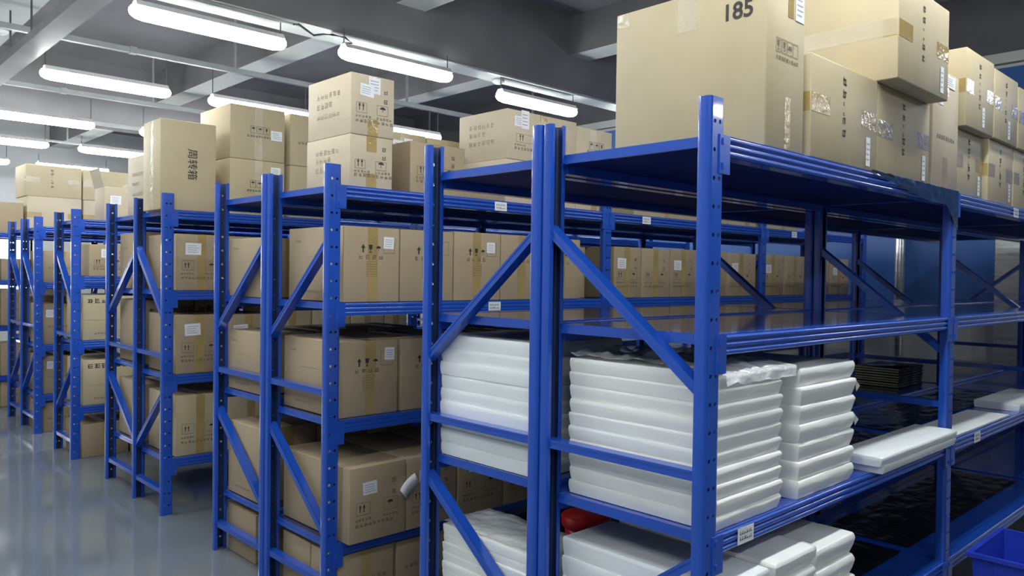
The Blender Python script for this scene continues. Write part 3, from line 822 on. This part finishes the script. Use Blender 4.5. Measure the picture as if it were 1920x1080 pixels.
LB1 = ((0.80, 0.78, 0.058, 0.055, 0.0),)
# third rack
shelf_row('C', 3, [(0.098, 0.402), (0.408, 0.732), (0.737, 1.054), (1.060, 1.375), (1.381, 1.692)], 1.935, 2.44, 0.351, 'arrows', LB1, 'rule', jitter=0.004)
carton(1.70, 2.05, 1.3885, 1.872, 2.44, 1.70, 'brown carton set back in a dark gap before the second post', KRAFT, None, 'v', (), 'cartons on the third shelf of the third rack from the right')
shelf_row('C', 3, [(2.02, 2.295), (2.302, 2.612), (2.618, 2.93), (2.936, 3.31), (3.322, 3.735), (3.85, 4.18), (4.19, 4.58), (4.60, 5.0), (5.02, 5.4)], 1.945, 2.44, 0.325, 'twin', ((0.28, 0.66, 0.085, 0.065, 0.0),), None, start=6)
shelf_row('C', 2, [(0.078, 0.400), (0.418, 0.74), (0.746, 1.06), (1.066, 1.38)], 1.935, 2.44, 0.348, 'arrows', ((0.86, 0.80, 0.055, 0.06, 0.0),), 'rule', jitter=0.003)
shelf_row('C', 1, [(0.085, 0.391), (0.396, 0.70), (0.706, 1.01), (1.016, 1.34), (1.346, 1.66)], 1.845, 2.45, 0.340, 'twin', ((0.36, 0.72, 0.075, 0.058, 0.0),), 'side_text', tape=None, jitter=0.003)
shelf_row('C', 0, [(0.071, 0.375), (0.395, 0.71), (0.72, 1.03)], 1.915, 2.15, 0.250, 'plain_row', (), None, jitter=0.003)
shelf_row('C', 0, [(0.075, 0.385)], 2.165, 2.43, 0.250, None, (), None, note='carton behind the first one, floor under the third rack from the right', jitter=0.002)
# fourth rack: mostly its end faces show
for lev, h in ((3, 0.31), (2, 0.325), (1, 0.39)):
    shelf_row('D', lev, [(0.05, 0.36), (0.37, 0.68), (0.69, 1.0)], 2.625, 3.015, h, None, (), 'rule', jitter=0.004)
shelf_row('D', 0, [(0.06, 0.37), (0.38, 0.69)], 2.70, 3.03, 0.262, None, (), None, jitter=0.004)
c = carton(0.40, 2.66, 0.7215, 0.62, 2.9, 0.82, 'small flat box on the cartons of the fourth rack, lowest shelf', KRAFT, None, None, ())
# fifth rack
LBE = ((0.33, 0.73, 0.10, 0.075, 0.0),)
shelf_row('E', 3, [(0.082, 0.40), (0.41, 0.73)], 3.875, 4.355, 0.362, 'twin', LBE, None, jitter=0.002)
shelf_row('E', 2, [(0.085, 0.40), (0.41, 0.73)], 3.875, 4.355, 0.374, 'twin', LBE, None, jitter=0.002)
shelf_row('E', 2, [(0.74, 1.034), (1.044, 1.354), (1.364, 1.65), (1.66, 1.865)], 3.885, 4.355, 0.44, None, (), None, mat=KRAFT_Y, jitter=0.002, start=2)
shelf_row('E', 1, [(0.089, 0.41), (0.42, 0.74)], 3.875, 4.355, 0.388, 'twin', (), None, mat=KRAFT_Y, jitter=0.002)
# sixth rack
shelf_row('F', 3, [(0.09, 0.40), (0.41, 0.72)], 4.45, 4.96, 0.40, None, (), 'side_text', jitter=0.004)
shelf_row('F', 2, [(0.09, 0.42), (0.43, 0.76)], 4.45, 4.96, 0.44, 'dark_row', (), None, tape=None, jitter=0.004)
shelf_row('F', 1, [(0.09, 0.42), (0.43, 0.76)], 4.45, 4.96, 0.40, None, (), None, jitter=0.004)
# seventh rack
shelf_row('G', 3, [(0.117, 0.42), (0.43, 0.73)], 5.82, 6.25, 0.265, 'twin', ((0.48, 0.72, 0.10, 0.07, 0.0),), None, jitter=0.004)
shelf_row('G', 2, [(0.072, 0.50), (0.52, 0.95)], 5.82, 6.27, 0.375, 'dark_row', (), None, tape=None, mat=KRAFT_Y, jitter=0.004)
shelf_row('G', 1, [(0.074, 0.50), (0.52, 0.95)], 5.82, 6.27, 0.37, 'dark_row', (), None, tape=None, mat=KRAFT_Y, jitter=0.004)
shelf_row('G', 0, [(0.064, 0.42), (0.44, 0.84)], 5.80, 6.26, 0.275, None, (), None, jitter=0.004)
# last pair and farthest rack
for lev, h in ((3, 0.30), (2, 0.38), (1, 0.36), (0, 0.28)):
    shelf_row('H', lev, [(0.08, 0.40), (0.42, 0.74)], 7.12, 7.58, h, 'plain_row', ((0.25, 0.75, 0.09, 0.07, 0.0),) if lev in (1, 2) else (), None, jitter=0.006)
for lev, h in ((3, 0.22), (2, 0.40), (1, 0.36)):
    shelf_row('I', lev, [(0.10, 0.42)], 7.70, 8.16, h, None, (), None, jitter=0.006)
for lev, h in ((3, 0.24), (2, 0.40), (1, 0.36), (0, 0.28)):
    shelf_row('J', lev, [(-0.32, 0.06), (0.09, 0.47), (0.49, 0.87)] if lev else [(-0.32, 0.06), (0.09, 0.47)], 8.94, 9.42, h, 'plain_row', ((0.75, 0.72, 0.09, 0.10, 0.0),) if lev in (1, 2) else (), None, jitter=0.006)

# loose paper hanging off a carton in the first aisle
m = MB(); P0, P1, P2, P3 = Vector((0.338, 1.825, 0.524)), Vector((0.420, 1.825, 0.591)), Vector((0.447, 1.825, 0.540)), Vector((0.381, 1.825, 0.471))
for i in range(9):
    t = i / 8; off = Vector((0, -0.05 * (t - 0.5) ** 2 + 0.004, 0))
    m.v += [tuple(P0.lerp(P1, t) + off), tuple(P3.lerp(P2, t) + off)]
for i in range(8):
    m.f.append((2 * i, 2 * i + 1, 2 * i + 3, 2 * i + 2)); m.mi.append(0)
pp = m.build('paper_sheet', PAPER, smooth=True)
tag(pp, 'white paper sheet peeling off a carton on the third rack lowest shelf', 'paper')
sm = pp.modifiers.new('thickness', 'SOLIDIFY'); sm.thickness = 0.0006

# ------------------------------------------------------------------ white foam packs
def pack_mesh(w, d, h, seed, puff=0.009, crease=0.7, front_noise=0.0028, mat=FOAM):
    """a soft bag: rounded-rectangle rings, fuller near the folded seam, flat top and bottom"""
    m = MB(); n_side = 14; rings = []
    per = []
    r = 0.012
    def side(a, b):
        return [(a[0] + (b[0] - a[0]) * k / n_side, a[1] + (b[1] - a[1]) * k / n_side) for k in range(n_side)]
    cs = [(-w / 2, -d / 2), (w / 2, -d / 2), (w / 2, d / 2), (-w / 2, d / 2)]
    for a, b in zip(cs, cs[1:] + cs[:1]): per += side(a, b)
    lv = [0.0, 0.04, 0.14, 0.30, 0.46, crease, crease + 0.03, 0.80, 0.92, 1.0]
    for t in lv:
        if t <= crease: ins = puff * (1 - (t / crease)) ** 1.3
        else: ins = puff * 0.55 * ((t - crease) / (1 - crease)) ** 2.2
        i = len(m.v); rings.append(i)
        for (x, y) in per:
            nz = noise.noise(Vector((x * 9 + seed * 3.1, y * 9, t * h * 30 + seed)))
            nz2 = noise.noise(Vector((x * 30 + seed, y * 30, t * 2 + seed * 7)))
            front = 1.0 if y < -d / 2 + 1e-6 else 0.35
            k = ins * (1.0 if front == 1.0 else 0.45) + (nz * front_noise + nz2 * front_noise * 0.5) * front
            fx = (w / 2 - max(0.0, k)) / (w / 2); fy = (d / 2 - max(0.0, k)) / (d / 2)
            zz = t * h + (nz * 0.10 * h if 0.3 < t < 0.9 else 0)
            m.v.append((x * fx, y * fy, zz))
    n = len(per)
    for a, b in zip(rings, rings[1:]):
        for j in range(n):
            m.f.append((a + j, a + (j + 1) % n, b + (j + 1) % n, b + j)); m.mi.append(0)
    m.f.append(tuple(rings[0] + j for j in reversed(range(n)))); m.mi.append(0)
    m.f.append(tuple(rings[-1] + j for j in range(n))); m.mi.append(0)
    me = m.mesh('foam_pack', mat, True)
    smooth_by_angle(me, 60)
    return me

def pack_stack(x0, x1, y0, y1, z0, z1, n, where, group, mat=FOAM, variants=3, puff=0.009, top_film=False):
    w, d = x1 - x0, y1 - y0; h = (z1 - z0) / n
    ms = [pack_mesh(w, d, h - 0.0006, 11 * (q + 1) + n, puff, 0.66 + 0.07 * q, mat=mat) for q in range(variants)]
    out = []
    for i in range(n):
        r = random.Random(n * 100 + i)
        o = put('foam_pack', ms[i % variants], None, ((x0 + x1) / 2 + r.uniform(-0.003, 0.003), (y0 + y1) / 2 + r.uniform(-0.003, 0.003), z0 + i * h + 0.0003))
        pos = 'top' if i == n - 1 else 'bottom' if i == 0 else ORD[n - 1 - i] + ' from top'
        tag(o, 'white foam pack, %s of %s' % (pos, where), 'foam pack', group)
        out.append(o)
    return out
s1 = pack_stack(0.082, 0.448, 0.008, 0.545, 0.8305, 1.262, 10, 'the tall stack by the nearest post', 'foam packs by the nearest post')
s2 = pack_stack(0.552, 0.955, 0.006, 0.50, 0.8305, 1.243, 7, 'the second tall stack, with loose film corners', 'foam packs in the second stack', puff=0.011)
for i, (dx, dz) in ((5, (0.02, 0.045)), (3, (0.012, 0.05))):
    m = MB(); a = Vector((0.195, -0.244, 0.055)); m.poly([a, a + Vector((0.006, -0.004, -0.045)), a + Vector((0.045, 0.0, -0.028))]); m.poly([a, a + Vector((0.045, 0.0, -0.028)), a + Vector((0.02, 0.01, 0.002))])
    m.build('film_flap', FILM, s2[i])
sB = pack_stack(0.056, 0.50, 0.665, 1.17, 0.8505, 1.298, 9, 'the smooth stack inside the second rack', 'foam sheets inside the second rack', FOAM_B, 2, 0.006)
wp = pack_mesh(0.26, 0.14, 0.022, 21, 0.004, mat=FOAM_B)
o = put('foam_pack', wp, None, (0.33, 0.745, 1.3005)); tag(o, 'small white foam piece on top of the stack inside the second rack', 'foam pack')
l1 = pack_stack(0.083, 0.33, -0.02, 0.565, 0.3155, 0.684, 6, 'the left low stack on the nearest lowest shelf', 'foam packs on the nearest lowest shelf, left', FOAM_B, 3, 0.008)
l2 = pack_stack(0.34, 0.60, -0.035, 0.54, 0.3155, 0.694, 6, 'the middle low stack on the nearest lowest shelf', 'foam packs on the nearest lowest shelf, middle', FOAM, 3, 0.014)
l3 = pack_stack(0.612, 0.895, -0.03, 0.52, 0.3155, 0.668, 5, 'the right low stack on the nearest lowest shelf', 'foam packs on the nearest lowest shelf, right', FOAM, 3, 0.014)
lB = pack_stack(0.057, 0.29, 0.66, 1.15, 0.3155, 0.592, 8, 'the glossy low stack in the second rack', 'foam sheets low in the second rack', FOAM, 3, 0.005)
# flat packs further along
fp = pack_mesh(0.78, 0.165, 0.029, 5, 0.006, mat=FOAM_B)
o = put('foam_pack', fp, None, (1.488, 0.042, 0.8305)); tag(o, 'flat white foam pack lying under another beyond the second stack', 'foam pack', 'flat foam packs')
fp2 = pack_mesh(0.80, 0.17, 0.034, 6, 0.008, mat=FOAM_B)
o = put('foam_pack', fp2, None, (1.472, 0.040, 0.860)); tag(o, 'thick flat white foam pack on top of another beyond the second stack', 'foam pack', 'flat foam packs')
fp3 = pack_mesh(0.86, 0.19, 0.014, 7, 0.004, mat=FOAM_B)
o = put('foam_pack', fp3, None, (2.40, 0.10, 0.8305)); tag(o, 'thin single white foam sheet just past the second post', 'foam pack', 'flat foam packs')
fp4 = pack_mesh(0.69, 0.22, 0.040, 8, 0.006, mat=FOAM_B)
o = put('foam_pack', fp4, None, (3.40, 0.12, 0.8305)); tag(o, 'white foam sheets at the right picture edge on the second shelf', 'foam pack', 'flat foam packs')

# ------------------------------------------------------------------ plastic films
def film_sheet(name, x0, x1, y0, y1, z, amp, seed, mat, label, cat, nx=40, ny=24, drop_front=0.0, drop_end=0.0, freq=12):
    m = MB(); idx = {}
    for i in range(nx + 1):
        for j in range(ny + 1):
            x = x0 + (x1 - x0) * i / nx; y = y0 + (y1 - y0) * j / ny
            q = abs(noise.noise(Vector((x * freq + seed, y * freq, seed)))) + 0.5 * abs(noise.noise(Vector((x * freq * 2.3, y * freq * 2.3 + seed, seed * 2))))
            zz = z + amp * q
            if drop_front and j < 4:
                zz = z - drop_front * (4 - j) / 4 + amp * q * 0.5; y = y0 + (y1 - y0) * 4 / ny * 0.12 - 0.004 * (4 - j) / 4 - abs(q) * amp * 0.4
            if drop_end and i < 4:
                zz = min(zz, z - drop_end * (4 - i) / 4 + amp * q * 0.5); x = x0 - 0.002 - abs(q) * amp * 0.4
            idx[i, j] = len(m.v); m.v.append((x, y, zz))
    for i in range(nx):
        for j in range(ny):
            m.f.append((idx[i, j], idx[i + 1, j], idx[i + 1, j + 1], idx[i, j + 1])); m.mi.append(0)
    o = m.build(name, mat, smooth=True)
    tag(o, label, cat)
    return o
film_sheet('plastic_bag', 0.083, 0.475, -0.024, 0.545, 1.268, 0.030, 3, FILM, 'crumpled clear plastic bag covering the top of the tall stack', 'plastic film', drop_front=0.040)
film_sheet('plastic_sheet', 1.00, 1.86, 0.17, 0.56, 0.8315, 0.008, 5, BLACKFILM, 'shiny black plastic sheet on the second shelf of the nearest rack', 'plastic film')
film_sheet('plastic_sheet', 1.96, 3.70, 0.24, 0.56, 0.8315, 0.008, 9, BLACKFILM, 'shiny black plastic sheet past the second post on the same shelf', 'plastic film')
film_sheet('plastic_sheet', 0.92, 1.875, 0.17, 0.56, 0.3165, 0.006, 13, BLACKFILM, 'shiny black plastic sheet on the lowest shelf of the nearest rack', 'plastic film')
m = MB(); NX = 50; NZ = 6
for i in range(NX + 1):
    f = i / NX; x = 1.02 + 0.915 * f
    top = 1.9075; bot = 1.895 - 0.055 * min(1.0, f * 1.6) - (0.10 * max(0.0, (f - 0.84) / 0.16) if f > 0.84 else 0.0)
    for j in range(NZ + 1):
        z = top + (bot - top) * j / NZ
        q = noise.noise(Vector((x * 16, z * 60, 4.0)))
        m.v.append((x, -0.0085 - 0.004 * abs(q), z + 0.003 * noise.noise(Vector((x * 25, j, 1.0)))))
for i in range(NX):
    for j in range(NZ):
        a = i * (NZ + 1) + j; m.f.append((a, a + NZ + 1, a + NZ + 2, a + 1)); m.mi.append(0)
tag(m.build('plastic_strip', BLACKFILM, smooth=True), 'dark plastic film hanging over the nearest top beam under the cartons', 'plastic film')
film_sheet('plastic_sheet', 0.96, 1.87, 0.67, 1.17, 0.3165, 0.006, 17, BLACKFILM, 'black sheet laid to darken the lowest shelf of the second rack', 'plastic film')  # this sheet and the next are laid in to blacken the deck
film_sheet('plastic_sheet', 1.96, 3.70, 0.67, 1.17, 0.3165, 0.006, 18, BLACKFILM, 'black sheet laid to darken the second rack lowest shelf past its second post', 'plastic film')
film_sheet('plastic_sheet', 1.96, 3.70, 0.17, 0.56, 0.3165, 0.006, 19, BLACKFILM, 'shiny black plastic sheet on the nearest lowest shelf past the second post', 'plastic film')
film_sheet('plastic_bag', 0.060, 0.29, 0.665, 1.15, 0.600, 0.010, 31, FILM, 'clear plastic bag over the glossy low stack in the second rack', 'plastic film')
# pile of dark boards in the second rack, lamp reflections painted on their ends
for i in range(8):
    r = random.Random(i)
    z = 0.8505 + i * 0.0155
    root = put('dark_board', rbox_mesh('dark_board', (-0.20, -0.14, 0), (0.20, 0.14, 0.0145), DARKSHEET, 0.003, 1), None, (3.52 + r.uniform(-0.01, 0.01), 0.86 + r.uniform(-0.006, 0.006), z))
    pos = 'top' if i == 7 else 'bottom' if i == 0 else ORD[7 - i] + ' from top'
    tag(root, 'dark board with painted end glints, %s of the pile inside the second rack' % pos, 'board', 'dark boards in the second rack')
    m = MB(); m.box((-0.2012, -0.135, 0.003), (-0.2002, 0.135, 0.0115)); m.build('edge_glint', EDGE_GLINT, root)

# ------------------------------------------------------------------ red bucket, blue crate
root = empty('bucket', (0.745, 1.04, 0.3165)); tag(root, 'red plastic bucket behind the white stacks in the second rack', 'bucket')
m = MB(); m.lathe([(0.0, 0.0), (0.075, 0.0), (0.092, 0.155), (0.088, 0.155), (0.072, 0.004), (0.0, 0.004)], (0, 0, 0), 32); m.build('bucket_body', RED, root, True)
m = MB(); m.lathe([(0.092, 0.150), (0.104, 0.152), (0.106, 0.19), (0.100, 0.196), (0.0, 0.200)], (0, 0, 0), 32); m.build('bucket_lid', RED, root, True)

def crate():
    root = empty('storage_crate', (2.07, -0.30, 0.0)); tag(root, 'open blue plastic crate at the lower right corner', 'crate')
    w, d, h = 0.46, 0.38, 0.40
    m = MB(); t = 0.004; tp = 0.03
    def ringp(z, ins): return [(-w / 2 + ins, -d / 2 + ins, z), (w / 2 - ins, -d / 2 + ins, z), (w / 2 - ins, d / 2 - ins, z), (-w / 2 + ins, d / 2 - ins, z)]
    o0, o1 = ringp(0, tp), ringp(h - 0.01, 0.006); i0, i1 = ringp(0.006, tp + t), ringp(h - 0.01, 0.006 + t)
    for k in range(4):
        m.poly([o0[k], o0[(k + 1) % 4], o1[(k + 1) % 4], o1[k]]); m.poly([i0[(k + 1) % 4], i0[k], i1[k], i1[(k + 1) % 4]])
    m.poly(o0[::-1]); m.poly(i0)
    for k in range(1, 6):    # outer ribs
        x = -w / 2 + tp + (w - 2 * tp) * k / 6
        m.box((x - 0.002, -d / 2 + 0.004, h - 0.09), (x + 0.002, -d / 2 + 0.016, h - 0.012)); 
        y = -d / 2 + tp + (d - 2 * tp) * k / 6
        m.box((-w / 2 + 0.004, y - 0.002, h - 0.09), (-w / 2 + 0.016, y + 0.002, h - 0.012))
    m.build('crate_body', CRATE, root)
    m = MB()
    m.box((-w / 2 - 0.012, -d / 2 - 0.012, h - 0.016), (-w / 2 + 0.01, d / 2 + 0.012, h)); m.box((w / 2 - 0.01, -d / 2 - 0.012, h - 0.016), (w / 2 + 0.012, d / 2 + 0.012, h))
    m.box((-w / 2 + 0.01, -d / 2 - 0.012, h - 0.016), (w / 2 - 0.01, -d / 2 + 0.01, h)); m.box((-w / 2 + 0.01, d / 2 - 0.01, h - 0.016), (w / 2 - 0.01, d / 2 + 0.012, h))
    m.build('crate_rim', CRATE, root)
crate()
